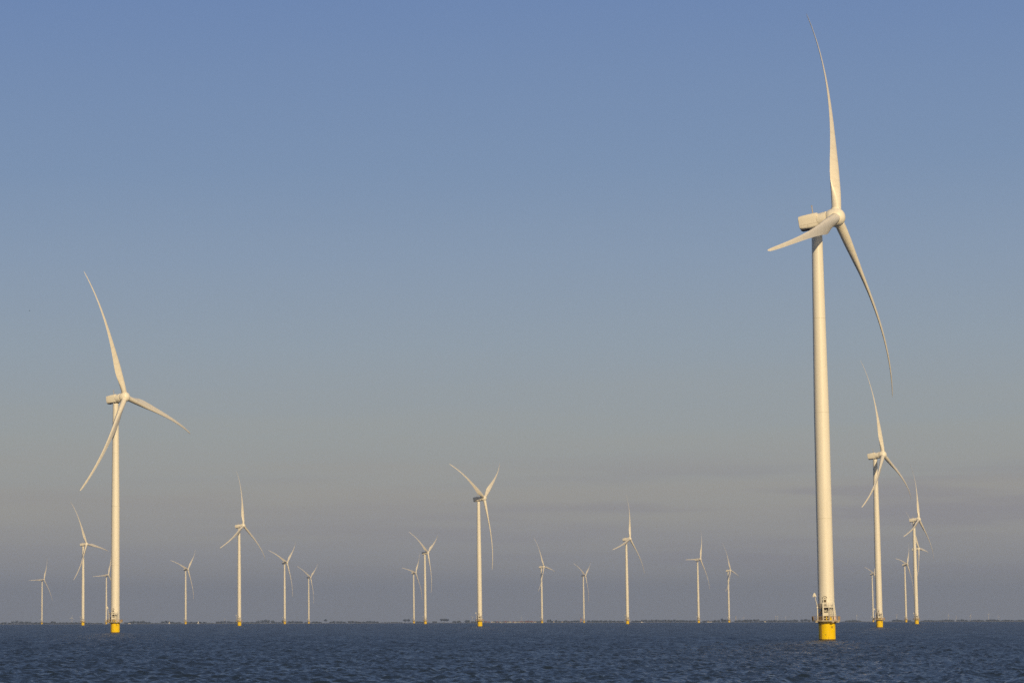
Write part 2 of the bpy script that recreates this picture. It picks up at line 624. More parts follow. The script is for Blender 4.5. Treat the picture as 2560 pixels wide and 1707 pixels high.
    for i in range(n):
        a0, a1 = [2 * math.pi * (k + .5) / n for k in (i, i + 1)]
        p0 = Vector((-.2 + 3.83 * math.cos(a0), 3.83 * math.sin(a0), 0))
        p1 = Vector((-.2 + 3.83 * math.cos(a1), 3.83 * math.sin(a1), 0))
        for z in (5.75, 6.1, 6.5):
            m.tube(p0 + Vector((0, 0, z)), p1 + Vector((0, 0, z)), .028, n=5)
        for k in range(4):
            p = p0.lerp(p1, k / 4)
            m.tube(p + Vector((0, 0, 5.44)), p + Vector((0, 0, 6.55)), .03, n=5)
    # mesh infill at both ends of the deck
    for sx in (-1, 1):
        for k in range(16):
            a = (math.pi if sx < 0 else 0) + (k - 7.5) * .068
            x, y = -.2 + 3.74 * math.cos(a), 3.74 * math.sin(a)
            m.box(x - .05, x + .05, y - .07, y + .07, 5.45, 6.45)
    m.turn(HEAD).build('railing', M_RAIL, deck)
    # crane
    m = MB()
    m.tube((-2.4, -2.6, 5.45), (-2.4, -2.6, 9.05), .19, .16, 14)
    m.box(-2.58, -2.22, -2.80, -2.40, 8.75, 9.10)
    cr = m.turn(HEAD).build('crane', M_PANEL, root)
    m = MB()
    m.tube((-2.38, -2.62, 9.0), (-3.05, -3.25, 12.0), .12, .08, 10)
    m.turn(HEAD).build('crane_boom', M_PANEL, cr)
    m = MB()
    hx, hy, hz = -3.08, -3.28, 12.35
    tri = [(-.50, -.55), (-.42, -.72), (-.1, -.45), (.1, -.45), (.42, -.72), (.50, -.55), (.28, .2), (0, .55), (-.28, .2)]
    fr = [Vector((hx + x, hy - .16, hz + z)) for x, z in tri]
    bk = [Vector((hx + x, hy + .16, hz + z)) for x, z in tri]
    k = len(tri)
    m.add(fr + bk, [tuple(range(k)), tuple(range(2 * k - 1, k - 1, -1))] + [(i, k + i, k + (i + 1) % k, (i + 1) % k) for i in range(k)])
    m.turn(HEAD).build('crane_head', M_PANEL, cr, smooth=False)
    # upper landing with its posts and handrails
    m = MB()
    m.box(-1.0, 2.12, -3.35, -2.0, 9.0, 9.14)
    m.box(-1.0, 2.12, -3.40, -3.30, 8.86, 9.17)
    for x, w in ((-.93, .12), (.66, .09), (2.06, .09)):
        m.box(x - w, x + w, -3.44, -3.24, 5.46, 10.25 if x > 1 else 10.15)
    for x in (-.93, 2.06):
        m.box(x - .07, x + .07, -2.25, -2.11, 5.46, 10.1)
    ld = m.turn(HEAD).build('landing', M_PANEL, root, smooth=False)
    m = MB()
    for z in (9.5, 9.8, 10.12):
        m.tube((-.93, -3.34, z), (2.06, -3.34, z), .03, n=5)
        m.tube((2.06, -3.34, z), (2.06, -2.2, z), .03, n=5)
        m.tube((-.93, -3.34, z), (-.93, -2.2, z), .03, n=5)
    for x in (-.5, -.1, .3, 1.05, 1.4, 1.75):
        m.tube((x, -3.34, 9.14), (x, -3.34, 10.12), .026, n=5)
    m.turn(HEAD).build('handrail', M_PANEL, ld)
    # stair from landing to deck
    m = MB()
    a0, a1 = Vector((.95, -2.55, 9.0)), Vector((1.55, -3.3, 5.47))
    b0, b1 = Vector((2.1, -2.35, 9.0)), Vector((2.5, -2.75, 5.47))
    for p0, p1 in ((a0, a1), (b0, b1)):
        m.tube(p0, p1, .085, n=6)
        m.tube(p0 + Vector((0, 0, 1.0)), p1 + Vector((0, 0, 1.0)), .045, n=6)
    for i in range(1, 15):
        t = i / 15
        m.tube(a0.lerp(a1, t), b0.lerp(b1, t), .05, n=4)
    m.turn(HEAD).build('stair', M_PANEL, root)
    # side walkway round the tower, with dark railings, and dark bars shaped as a stair's shadow below
    m = MB()
    m.box(-2.35, -1.02, -2.75, -1.9, 8.62, 8.74)
    for k in range(8):
        x = -2.3 + k * .17
        m.box(x - .035, x + .035, -2.78, -2.70, 8.74, 9.85)
    m.box(-2.35, -1.02, -2.78, -2.70, 9.82, 9.90)
    for x in (-2.3, -1.1):
        m.box(x - .05, x + .05, -2.74, -2.64, 6.5, 8.62)
    m.turn(HEAD).build('side_walkway', M_LOUVRE, root, smooth=False)
    m = MB()
    a0, a1 = Vector((-1.05, -2.45, 8.6)), Vector((-2.25, -2.45, 6.6))
    for dy in (0, .55):
        m.tube(a0 + Vector((0, dy, 0)), a1 + Vector((0, dy, 0)), .10, n=6)
    for i in range(1, 9):
        p = a0.lerp(a1, i / 9)
        m.box(p.x - .13, p.x + .13, p.y, p.y + .55, p.z - .03, p.z + .03)
    m.tube(Vector((-1.05, -2.5, 7.5)), Vector((-2.25, -2.5, 6.7)), .08, n=6)
    m.turn(HEAD).build('stair_shadow', M_BROWN, root, smooth=False)
    # cabinet standing on legs, with the open bay above it
    m = MB()
    m.box(-.80, .56, -3.22, -2.35, 6.62, 7.48)
    for x in (-.74, .50):
        m.box(x - .05, x + .05, -3.2, -3.1, 5.46, 6.62)
    m.box(-.69, .45, -3.19, -3.11, 5.92, 6.06)
    m.box(-.80, .56, -3.24, -3.14, 7.68, 7.80)
    m.box(-.80, -.70, -3.22, -2.4, 7.48, 8.99)
    m.box(.46, .56, -3.22, -2.4, 7.48, 8.99)
    cb = m.turn(HEAD).build('switch_cabinet', M_PANEL, root, smooth=False)
    for y0, y1, z0, z1 in ((-2.9, -2.4, 7.49, 8.85), (-2.75, -2.45, 5.47, 6.60)):
        m = MB()
        m.box(-.69, .45, y0, y1, z0, z1)
        m.turn(HEAD).build('dark_bay', M_DARK, cb, smooth=False)
    for p0, p1, r in (((-.45, -2.96, 7.9), (.2, -2.96, 8.25), .09), ((-.6, -2.96, 8.2), (-.3, -2.96, 7.95), .07)):
        m = MB()
        m.tube(p0, p1, r, n=8)
        m.turn(HEAD).build('cable_run', M_PANEL, cb)
    m = MB()
    m.lathe([(.0, 5.5), (.19, 5.5), (.21, 5.6), (.21, 6.3), (.17, 6.42), (.0, 6.42)], 16, cap=False)
    m.v = [(x - .08, y - 3.0, z) for x, y, z in m.v]
    m.turn(HEAD).build('yellow_drum', M_YELLOW, root)
    for x0, x1, z1 in ((-2.02, -1.52, 6.42), (-1.49, -1.02, 6.40)):
        m = MB()
        m.box(x0, x1, -2.95, -2.45, 5.46, z1)
        m.turn(HEAD).build('covered_locker', M_BROWN, root, smooth=False)
    m = MB()
    m.loft([[Vector((1.08 + r * math.cos(t), -3.35 + r * .7 * math.sin(t), z)) for t in np.linspace(0, 2 * math.pi, 9)[:-1]] for r, z in ((.30, 5.46), (.26, 5.8), (.12, 6.3), (.06, 6.45))])
    m.turn(HEAD).build('yellow_cover', M_YELLOW, root)
    m = MB()
    m.box(1.72, 2.32, -3.0, -2.6, 5.50, 6.40)
    m.box(1.80, 2.24, -3.03, -2.99, 5.62, 6.26, 1)
    m.turn(HEAD).build('rescue_box', [M_ORANGE, M_PANEL], root, smooth=False)
    # nacelle: rounded housing behind, generator drum in front
    m = MB()
    rings = []
    for y, hw, zt, zb, e in ((-4.72, 1.42, 1.95, -1.25, 4.0), (-4.60, 1.60, 2.12, -1.48, 5.0), (-3.8, 1.74, 2.20, -1.68, 5.5), (-2.0, 1.87, 2.25, -1.80, 5.5), (.0, 1.94, 2.27, -1.86, 5.2), (.55, 1.95, 2.27, -1.86, 4.8)):
        ring = []
        for i in range(40):
            t = 2 * math.pi * i / 40
            cx, cz = math.cos(t), math.sin(t)
            x = hw * math.copysign(abs(cx) ** (2 / e), cx)
            z = (zt if cz > 0 else -zb) * math.copysign(abs(cz) ** (2 / e), cz)
            ring.append(Vector((x, y, z)))
        rings.append(ring[::-1])
    m.loft(rings)
    m.lathe([(1.75, .56), (1.98, .60), (2.04, .9), (2.20, 2.9), (2.20, 3.1), (1.7, 3.2)], 56, 0, axis='y')
    na = m.build('nacelle', M_WHITE, root, angle=28)
    m = MB()
    secs = ((-4.60, 1.60, 1.48, 5.0), (-3.8, 1.74, 1.68, 5.5), (-2.0, 1.87, 1.80, 5.5), (.0, 1.94, 1.86, 5.2), (.55, 1.95, 1.86, 4.8))

    def side_x(y, z):
        q = [float(np.interp(y, [a[0] for a in secs], [a[j] for a in secs])) for j in (1, 2, 3)]
        return q[0] * (1 - min(1, abs(z) / q[1]) ** q[2]) ** (1 / q[2]) + .012
    for sx in (-1, 1):
        ys = np.linspace(-4.58, .5, 16)
        v = [Vector((sx * side_x(y, z), y, z)) for z in (-.68, -.62) for y in ys]
        m.add(v, [(i, i + 1, 17 + i, 16 + i) for i in range(15)])
        zs = np.linspace(-1.6, -.66, 8)
        v = [Vector((sx * side_x(y, z), y, z)) for y in (-2.26, -2.20) for z in zs]
        m.add(v, [(i, i + 1, 9 + i, 8 + i) for i in range(7)])
        m.tube((sx * 1.55, -1.8, -1.0), (sx * (side_x(-1.8, -1.0) + .02), -1.8, -1.0), .09, n=8)
    m.lathe([(2.0, .56), (2.0, .61)], 56, 0, axis='y', cap=False)
    m.build('panel_seam', M_SEAM, na, smooth=False)
    m = MB()
    m.box(-1.25, 1.25, -4.45, -2.2, -1.90, -1.72)  # shade put into colour: black slab and collar under the nacelle
    m.lathe([(1.5, -2.25), (1.5, -1.75)], 40, 0)
    m.build('underside_shade', M_DARK, na, smooth=False)
    m = MB()
    m.box(-.45, .45, -1.05, -.35, 2.2, 2.42)
    for x in (-.32, .32):
        m.tube((x, -.7, 2.4), (x, -.7, 4.4), .06, n=6)
        m.tube((x, -.7, 4.4), (x * 1.5, -.6, 4.7), .10, .06, n=6)
    m.tube((-.34, -.7, 3.5), (.34, -.7, 3.5), .035, n=6)
    m.build('weather_mast', M_STEEL, na)
    # hub with rounded nose and three blade collars
    m = MB()
    pf = [(1.75, -2.42), (2.12, -2.35), (2.4, -1.9), (2.52, -1.0), (2.50, 0), (2.36, .8), (2.05, 1.42), (1.52, 1.92), (.88, 2.22), (.35, 2.33), (.02, 2.35)]
    m.lathe(pf, 56, 0, axis='y')
    for k in range(3):
        a = k * 2 * math.pi / 3
        d = Vector((-math.sin(a), 0, math.cos(a)))
        m.tube(d * 1.2, d * 2.60, 1.46, 1.36, 40)
    hb = m.build('hub', M_WHITE, root, angle=40)
    for k in range(3):
        a = k * 2 * math.pi / 3
        d = Vector((-math.sin(a), 0, math.cos(a)))
        m = MB()
        m.tube(d * 2.60, d * 2.68, 1.38, 1.38, 40)
        m.build('root_seal', M_SEAM, hb)
    bl = blade_mesh().build('blade', M_BLADE, root, angle=50)
    for k in range(2):
        c = bl.copy()
        C.objects.link(c)
        c.parent = root
    return root


TURBINES = [
    (743.4, 12.216, 27.43, 15.35, 'largest and nearest white wind turbine, its yellow base showing ladder, crane and stair'),
    (1312.3, -2.869, 30.37, -17.48, 'big white turbine standing on the left, second largest, with rotor swept by one lowered blade'),
    (1839.2, 13.292, 30.92, -4.84, 'tall white turbine just right of the largest one, third largest of all'),
    (2423.2, 4.945, 29.24, -63.37, 'white turbine in the middle of the view with two blades raised in a wide V'),
    (3094.8, -0.207, 27.02, 5.51, 'medium turbine with one blade straight up, midway between big left and middle turbine'),
    (3678.4, 8.074, 28.91, 16.03, 'turbine with one blade straight up, between middle V turbine and largest turbine, taller there'),
    (3051.3, 14.046, 29.17, 11.91, 'medium turbine farthest right, right of the third largest, with another rotor behind its tower'),
    (3821.7, -3.560, 28.18, -22.10, 'small turbine just left of the big left turbine, lowered blade crossing its own tower'),
    (4357.2, 3.782, 28.18, -59.27, 'taller of two close turbines left of the middle one, two blades raised in a V'),
    (5048.4, 0.768, 29.70, -69.71, 'taller of the two V-bladed turbines right of the medium upright-bladed turbine'),
    (5671.0, -1.359, 29.25, -73.15, 'small turbine between two tiny white sails, right of the big left turbine'),
    (6733.2, 1.285, 29.66, -64.39, 'shorter of the two V-bladed turbines right of the medium upright-bladed turbine'),
    (6973.5, -4.437, 29.56, -92.19, 'small turbine at the far left edge, one blade level to the left'),
    (6315.2, -3.061, 29.09, -93.72, 'small turbine whose rotor runs behind the tower of the big left turbine'),
    (6143.7, 3.538, 28.66, -80.38, 'shorter of two close turbines left of the middle one, one blade nearly level'),
    (5532.4, 6.268, 29.25, -21.33, 'small turbine first right of the middle one, lowered blade crossing its own tower'),
    (6608.6, 7.155, 29.21, -63.11, 'small V-bladed turbine second right of the middle one, beside a faint pinkish tower'),
    (4941.0, 9.565, 30.63, 28.78, 'small turbine with upright blade and level blade, left of a white two-masted ship'),
    (6050.6, 10.199, 29.07, -16.49, 'small turbine right of a white two-masted ship, lowered blade covering its tower'),
    (5540.4, 13.834, 30.08, -79.65, 'small V-bladed turbine standing between the third largest and the farthest right turbine'),
    (4320.8, 14.057, 29.89, -24.83, 'small turbine mostly hidden behind the tower of the farthest right turbine'),
    (6639.2, 13.166, 29.54, -75.63, 'small turbine half hidden behind the tower of the third largest turbine'),
]
proto = build_turbine()
for i, (D, az, yaw, psi, label) in enumerate(TURBINES):
    t = proto if i == 0 else copy_tree(proto)
    t.location = (D * math.sin(R(az)), D * math.cos(R(az)), drop(D))
    tag(t, label, 'wind turbine', 'wind turbines standing in the lake')
    pose(t, R(yaw), R(psi))


# ------------------------------------------------------------------ far shore
def ray(px):
    """azimuth of a photo column near the horizon"""
    return math.atan2(px - XP, F_PX * 1.0055)


def at(px, D, z=0.0):
    a = ray(px)
    return Vector((D * math.sin(a), D * math.cos(a), drop(D) + z))


PXM = lambda D: D / F_PX           # metres per photo pixel
rng = random.Random(11)


def strip(name, D0, D1, z0, z1, m, label, cat, az0=-12, az1=24, n=240, rough=.35):
    mb = MB()
    rows = [(D0, -.6), (D0 + 6, z0), (D0 + 14, z1), (D1, z1 * .8)]
    v = []
    for d, z in rows:
        for i in range(n + 1):
            a = R(az0 + (az1 - az0) * i / n)
            dd = d + 25 * math.sin(i * .11) + 14 * math.sin(i * .37)
            zz = z + (rng.uniform(-rough, rough) * .4 if z > 0 else 0)
            v.append((dd * math.sin(a), dd * math.cos(a), drop(dd) + zz))
    f = []
    for k in range(3):
        for i in range(n):
            b = k * (n + 1) + i
            f.append((b, b + 1, b + n + 2, b + n + 1))
    mb.add(v, f)
    for k in range(len(mb.f)):
        mb.mi[k] = 1 if k < n else 0
    o = mb.build(name, m, smooth=False)
    tag(o, label, cat, kind='structure')
    return o


DS = 11800.0
strip('shore_land', DS, DS + 1600, 1.2, 2.0, [M_LAND, M_STONE], 'low grassy far shore with a pale stone edge', 'shore')

LUMPS = [  # photo column, half width, top row, base row
    (12, 13, 1555.4, 1559.5), (40, 15, 1551.6, 1559.2), (64, 13, 1553, 1559), (88, 13, 1554.5, 1558.9), (112, 12, 1555, 1558.8), (131, 6, 1552, 1558.7),
    (156, 20, 1555, 1558.7), (188, 14, 1554.5, 1558.6), (215, 16, 1555.5, 1558.5), (240, 14, 1556, 1558.4), (316, 8, 1554, 1558), (334, 13, 1551.6, 1558),
    (353, 6, 1551, 1557.9), (367, 9, 1553.5, 1557.8), (388, 14, 1556, 1557.7), (413, 13, 1551.2, 1557.6), (428, 4, 1553, 1557.5), (437, 6, 1554.5, 1557.5),
    (446, 5, 1554, 1557.5), (475, 12, 1553, 1557.4), (499, 15, 1553, 1557.3), (520, 12, 1555.5, 1557.2), (542, 4, 1552, 1557), (560, 13, 1551, 1557),
    (581, 10, 1553, 1556.9), (622, 19, 1553, 1556.7), (661, 22, 1548.5, 1556.5), (692, 10, 1553, 1556.4), (707, 5, 1550, 1556.3), (730, 14, 1550.6, 1556.3),
    (750, 6, 1551.5, 1556.2), (770, 12, 1553.5, 1556.1), (790, 12, 1551.6, 1556), (842, 20, 1551, 1555.8), (879, 13, 1550, 1555.7), (895, 6, 1552, 1555.7),
    (924, 21, 1551.2, 1555.6), (965, 16, 1553.6, 1555.5), (990, 12, 1553, 1555.4), (1045, 6, 1551, 1555.2), (1056, 6, 1552, 1555.2), (1084, 6, 1551.2, 1555),
    (1140, 11, 1549.5, 1554.6), (1166, 6, 1548.2, 1554.5), (1185, 10, 1550.5, 1554.3), (1238, 8, 1550, 1554), (1262, 10, 1550.2, 1553.9), (1318, 12, 1549.6, 1553.8),
    (1345, 10, 1549.5, 1553.7), (1371, 5, 1546.5, 1553.6), (1388, 12, 1548.8, 1553.6), (1412, 12, 1549.2, 1553.5), (1436, 12, 1548, 1553.5),
    (1478, 12, 1548, 1553.4), (1500, 12, 1548.6, 1553.4), (1524, 13, 1548.2, 1553.4), (1548, 10, 1549, 1553.4), (1588, 12, 1549.2, 1553.4), (1612, 14, 1547.4, 1553.4),
    (1638, 14, 1546.8, 1553.4), (1662, 12, 1546.6, 1553.4), (1684, 12, 1547.2, 1553.4), (1706, 12, 1548, 1553.4), (1728, 10, 1548.6, 1553.4), (1768, 14, 1549.4, 1553.4),
    (1790, 10, 1548.2, 1553.4), (1812, 12, 1546.4, 1553.4), (1846, 12, 1548.6, 1553.4), (1868, 12, 1547, 1553.4), (1888, 8, 1546.6, 1553.4), (1910, 14, 1549.2, 1553.4),
    (1936, 14, 1548.6, 1553.4), (1960, 10, 1548.9, 1553.4), (1982, 12, 1548.2, 1553.4), (2012, 12, 1547.2, 1553.4), (2040, 12, 1548.4, 1553.4), (2130, 20, 1549.4, 1553.4),
    (2240, 12, 1548.2, 1553.4), (2262, 14, 1549.6, 1553.4), (2320, 20, 1550, 1553.4), (2362, 20, 1549.4, 1553.4), (2404, 14, 1548.8, 1553.4), (2440, 18, 1549.4, 1553.4),
    (2480, 18, 1548.8, 1553.4), (2516, 16, 1549.6, 1553.4), (2550, 16, 1550, 1553.4)]


def leaf_cloud(mb, c, rx, ry, rz, n, size, flat_bottom=True):
    for _ in range(n):
        while True:
            p = Vector((rng.uniform(-1, 1), rng.uniform(-1, 1), rng.uniform(-1, 1)))
            if p.length < 1 and (p.z > -.75 or not flat_bottom):
                break
        p = p * (.55 + .45 * rng.random())
        q = Vector((c.x + p.x * rx, c.y + p.y * ry, c.z + p.z * rz))
        a = Vector((rng.gauss(0, 1), rng.gauss(0, 1), rng.gauss(0, 1))).normalized()
        b = a.orthogonal().normalized()
        d = a.cross(b)
        s = size * rng.uniform(.6, 1.4)
        mb.add([q - b * s - d * s * .7, q + b * s - d * s * .7, q + b * s * .8 + d * s * .7, q - b * s * .8 + d * s * .7], [(0, 1, 2, 3)])


mb = MB()
for px, hw, top, base in LUMPS:
    D = DS + 60 + rng.uniform(0, 220)
    k = PXM(D)
    H = max(1.8, (base - top) * k * 1.3)
    n_sub = max(2, int(hw / 4))
    for j in range(n_sub):
        x = px + (j + .5 - n_sub / 2) * 2 * hw / n_sub + rng.uniform(-1, 1)
        e = 1 - .35 * abs((j + .5) / n_sub * 2 - 1) ** 2
        h = H * e * rng.uniform(.85, 1.05)
        c = at(x, D + rng.uniform(-20, 20), h * .5 + .6)
        leaf_cloud(mb, c, 2 * hw / n_sub * k * .72, 5, h * .55, 230, 1.05, False)
    # low scrub between the lumps
for px in range(-60, 2640, 7):
    D = DS + 40 + rng.uniform(0, 60)
    c = at(px, D, 1.9)
    leaf_cloud(mb, c, 7, 4, rng.uniform(.9, 1.7), 26, .8, False)
o = mb.build('distant_wood', M_LEAF, smooth=False)
tag(o, 'dull grey green line of trees and scrub along the whole far shore', 'wood', kind='stuff')


def tree(px, hw, top, base, label, lobes):
    D = DS + 45
    k = PXM(D)
    H = (base - top) * k * 1.15
    r = empty('tree', at(px, D, .9))
    m = MB()
    for lx, ls in lobes:
        m.tube((lx * hw * k, 0, -.5), (lx * hw * k * 1.02, 0, H * .62), .42, .22, 8)
        for s in (-1, 1):
            m.tube((lx * hw * k, 0, H * .38), (lx * hw * k + s * hw * k * .3, .5, H * .68), .2, .1, 6)
    m.build('trunk', M_BARK, r)
    m = MB()
    for lx, ls in lobes:
        leaf_cloud(m, Vector((lx * hw * k, 0, H * .64)), hw * k * ls, hw * k * ls, H * .40, 420, .62)
        for q in range(4):
            leaf_cloud(m, Vector((lx * hw * k + rng.uniform(-.4, .4) * hw * k, rng.uniform(-1, 1), H * rng.uniform(.5, .8))), hw * k * ls * .5, 2, H * .18, 80, .55)
    m.build('crown', M_LEAF, r, smooth=False)
    tag(r, label, 'tree', 'single trees on the far shore')


tree(812, 5.5, 1546.4, 1555.9, 'single round tree on the far shore right of the shorter V-bladed turbine', [(0, 1)])
tree(1015, 9, 1546.4, 1555.3, 'broad flat-topped tree clump just left of the two close turbines', [(-.5, .62), (.45, .66)])
tree(1109, 10.5, 1545, 1554.8, 'broad two-lobed tree clump between the two close turbines and the middle turbine', [(-.55, .55), (.1, .5), (.6, .5)])
tree(1803, 3.5, 1544.8, 1553.4, 'small tree sticking up left of the turbine that follows the two-masted ship', [(0, 1)])
tree(706, 4, 1548.6, 1556.3, 'small tree at the left foot of the taller V-bladed turbine', [(0, 1)])


# ------------------------------------------------------------------ town, boats and far turbines on the shore
def house_proto(name, wm, rm):
    r = empty(name, (0, 0, 0))
    m = MB()
    m.box(-5, 5, -4, 4, -.8, 4.2)
    m.add([(-5, -4, 4.2), (-5, 4, 4.2), (-5, 0, 7.2), (5, -4, 4.2), (5, 4, 4.2), (5, 0, 7.2)], [(0, 2, 1), (3, 4, 5)])
    w = m.build('wall', wm, r, smooth=False)
    m = MB()
    for s in (-1, 1):
        m.add([(-5.3, s * 4.3, 4.0), (5.3, s * 4.3, 4.0), (5.3, 0, 7.35), (-5.3, 0, 7.35), (-5.3, s * 4.3, 4.2), (5.3, s * 4.3, 4.2), (5.3, 0, 7.6), (-5.3, 0, 7.6)],
              [(0, 1, 2, 3), (4, 5, 6, 7), (0, 1, 5, 4), (0, 3, 7, 4), (1, 2, 6, 5)])
    rf = m.build('roof', rm, r, smooth=False)
    m = MB()
    m.box(1.6, 2.4, .2, 1.0, 6.9, 8.3)
    m.build('chimney', M_BRICK, rf, smooth=False)
    for x in (-3.2, 0, 3.2):
        m = MB()
        m.box(x - .7, x + .7, -4.03, -3.98, .9, 2.4)
        m.build('window', M_DARK, w, smooth=False)
    return r


ha = house_proto('house', M_BRICK, M_REDROOF)
hb_ = house_proto('house', M_PLASTER, M_GREYROOF)
cols = [1211, 1219, 1226, 1233, 1241, 1247, 1256, 1262, 1268, 1275, 1281, 1288, 1294, 1300, 1306, 1313, 1319, 1326, 1333, 1338, 1384, 1402, 1419]
first = {0: True, 1: True}
for i, px in enumerate(cols):
    k = 0 if rng.random() < .55 else 1
    h = (ha, hb_)[k] if first[k] else copy_tree((ha, hb_)[k])
    first[k] = False
    D = DS + rng.uniform(20, 130)
    h.location = at(px + rng.uniform(-1.5, 1.5), D, 1.2)
    h.rotation_euler = (0, 0, rng.choice([0, 0, R(12), R(80), R(-15)]))
    s = rng.uniform(.75, 1.05)
    h.scale = (s * rng.uniform(.8, 1.2), s, s)
    tag(h, ('small brick house with red roof in the hazy waterfront town right of the middle turbine', 'small pale house with grey roof in the hazy waterfront town right of the middle turbine')[k], 'house', 'houses of the far waterfront town')


def pale_tower(px, w, top, base, m, label, cat, D=DS + 700):
    k = PXM(D)
    r = empty('church_tower' if cat == 'church tower' else 'lighthouse', at(px, D, 0))
    H = (base - top) * k
    b = MB()
    if cat == 'church tower':
        b.box(-w * k / 2, w * k / 2, -w * k / 2, w * k / 2, -1, H * .62)
    else:
        b.tube((0, 0, -1), (0, 0, H * .84), w * k * .5, w * k * .36, 16)
    b.build('shaft', m, r, smooth=False)
    b = MB()
    if cat == 'church tower':
        b.tube((0, 0, H * .62), (0, 0, H), w * k * .62, .15, 4)
    else:
        b.tube((0, 0, H * .84), (0, 0, H * .94), w * k * .42, w * k * .42, 12)
        b.tube((0, 0, H * .94), (0, 0, H), w * k * .42, .1, 12)
    b.build('spire' if cat == 'church tower' else 'lantern', M_GREYROOF if cat == 'church tower' else m, r, smooth=False)
    tag(r, label, cat)


M_PINK = mat('pinkish_brick', (.48, .30, .24), .85, dirt=.2)
pale_tower(1450.3, 3.2, 1536.5, 1553, M_PINK, 'hazy pinkish brick tower left of the small V-bladed turbine', 'church tower')
pale_tower(1837.5, 2.2, 1537, 1553, M_PLASTER, 'faint pale tower on the shore right of the turbine after the two-masted ship', 'lighthouse')


def sail_boat(px, D, H, label, name='sailboat', sail=True, lean=0.0):
    k = PXM(D)
    r = empty(name, at(px, D, 0))
    Lh = H * .75
    m = MB()
    rings = []
    for y, w, zt in ((-.5, .02, 1.15), (-.25, .12, 1.0), (.1, .16, .9), (.4, .14, .9), (.5, .10, .95)):
        rings.append([Vector((y * Lh, sx * w * Lh * f, z)) for sx, f, z in ((-1, .5, -.4), (-1, 1, .5), (-1, 1, zt), (1, 1, zt), (1, 1, .5), (1, .5, -.4))])
    m.loft(rings)
    m.build('hull', M_HULL, r)
    m = MB()
    m.tube((0, 0, .8), (lean * H, 0, H), .10, .06, 8)
    m.tube((0, 0, 2.0), (.36 * Lh, 0, 2.0), .07, .06, 6)
    m.build('mast', M_MAST, r)
    if sail:
        m = MB()
        v0, v1, v2 = Vector((.05, .02, 2.1)), Vector((.36 * Lh, .3, 2.1)), Vector((lean * H + .05, .02, H * .98))
        j0, j1 = Vector((-.45 * Lh, .02, 1.4)), Vector((-.1, .35, 1.7))
        pts = []
        for a, b, c in ((v0, v1, v2), (j0, j1, v2 * .88)):
            g = []
            for i in range(7):
                t = i / 6
                p0, p1 = a.lerp(c, t), b.lerp(c, t)
                for q in range(5):
                    p = p0.lerp(p1, q / 4)
                    p.y += .5 * math.sin(math.pi * q / 4) * (1 - t)
                    g.append(p)
            m.add(g, [(i * 5 + q, i * 5 + q + 1, i * 5 + q + 6, i * 5 + q + 5) for i in range(6) for q in range(4)])
        m.build('sail', M_SAIL, r)
    tag(r, label, 'sailboat')
    return r


sail_boat(421.3, 8600, 8.2, 'tiny bright white sail far off, left of the small turbine', lean=.02)
sail_boat(493.6, 8700, 9.5, 'tiny narrow white sail far off, right of the small turbine', lean=.03)
sail_boat(1228, 8900, 7.5, 'tiny sailboat close right of the middle turbine, in front of the town')
pm = sail_boat(1252, 9700, 16, 'moored boat with bare thin mast before the hazy town', 'moored_boat', sail=False)
pm['group'] = 'moored boats with bare masts'
for px, s in ((1263, .9), (1271, 1.05), (1279, .85), (1287, 1.0), (1298, .9), (1305, 1.05), (1312, .95), (1322, .8), (1332, 1.0)):
    c = copy_tree(pm)
    c.location = at(px, 9700 + rng.uniform(-60, 200), 0)
    c.scale = (s, s, s)


def motor_boat(px, D, Lh, label):
    r = empty('motorboat', at(px, D, 0))
    m = MB()
    m.loft([[Vector((y * Lh, sx * w * Lh, z)) for sx, z in ((-.5, -.3), (-1, 1.5), (1, 1.5), (.5, -.3))] for y, w in ((-.5, .12), (.1, .14), (.4, .1), (.5, .01))])
    m.build('hull', M_HULL, r)
    m = MB()
    m.box(-.35 * Lh, .15 * Lh, -.09 * Lh, .09 * Lh, 1.5, 2.9)
    m.build('cabin', M_PANEL, r, smooth=False)
    m = MB()
    m.box(-.2 * Lh, .16 * Lh, -.092 * Lh, .092 * Lh, 2.1, 2.6)
    m.build('window', M_DARK, r, smooth=False)
    tag(r, label, 'motorboat')


motor_boat(322, 9000, 10, 'low white boat on the water right of the big left turbine')
motor_boat(1287, 9200, 8, 'low white boat before the hazy town right of the middle turbine')
motor_boat(1911, 9100, 8, 'low white boat near the shore left of the largest turbine')
motor_boat(1603, 9200, 9, 'low white boat near the shore right of the upright-bladed turbine before the ship')

# two-masted sailing ship
shp = empty('sailing_ship', at(1772, 8900, 0))
m = MB()
m.loft([[Vector((y * 17, sx * w, z)) for sx, z in ((-.4, -.5), (-1, 1.2), (-1, zt), (1, zt), (1, 1.2), (.4, -.5))] for y, w, zt in ((-.5, .9, 2.2), (-.3, 2.0, 1.8), (.1, 2.2, 1.7), (.38, 1.5, 2.0), (.5, .1, 2.5))])
m.build('hull', M_HULL, shp)
m = MB()
m.box(-6, -2.5, -1.3, 1.3, 1.7, 3.1)
m.build('deckhouse', M_PLASTER, shp, smooth=False)
for x, h in ((-2.6, 12.5), (3.2, 13.5)):
    m = MB()
    m.tube((x, 0, 1.5), (x, 0, h), .16, .09, 8)
    m.tube((x, 0, 3.3), (x - 4.2, 0, 3.5), .16, .12, 6)
    m.build('mast', M_BRICK, shp)
tag(shp, 'white hulled ship with two bare brown masts before the far shore', 'sailing ship')


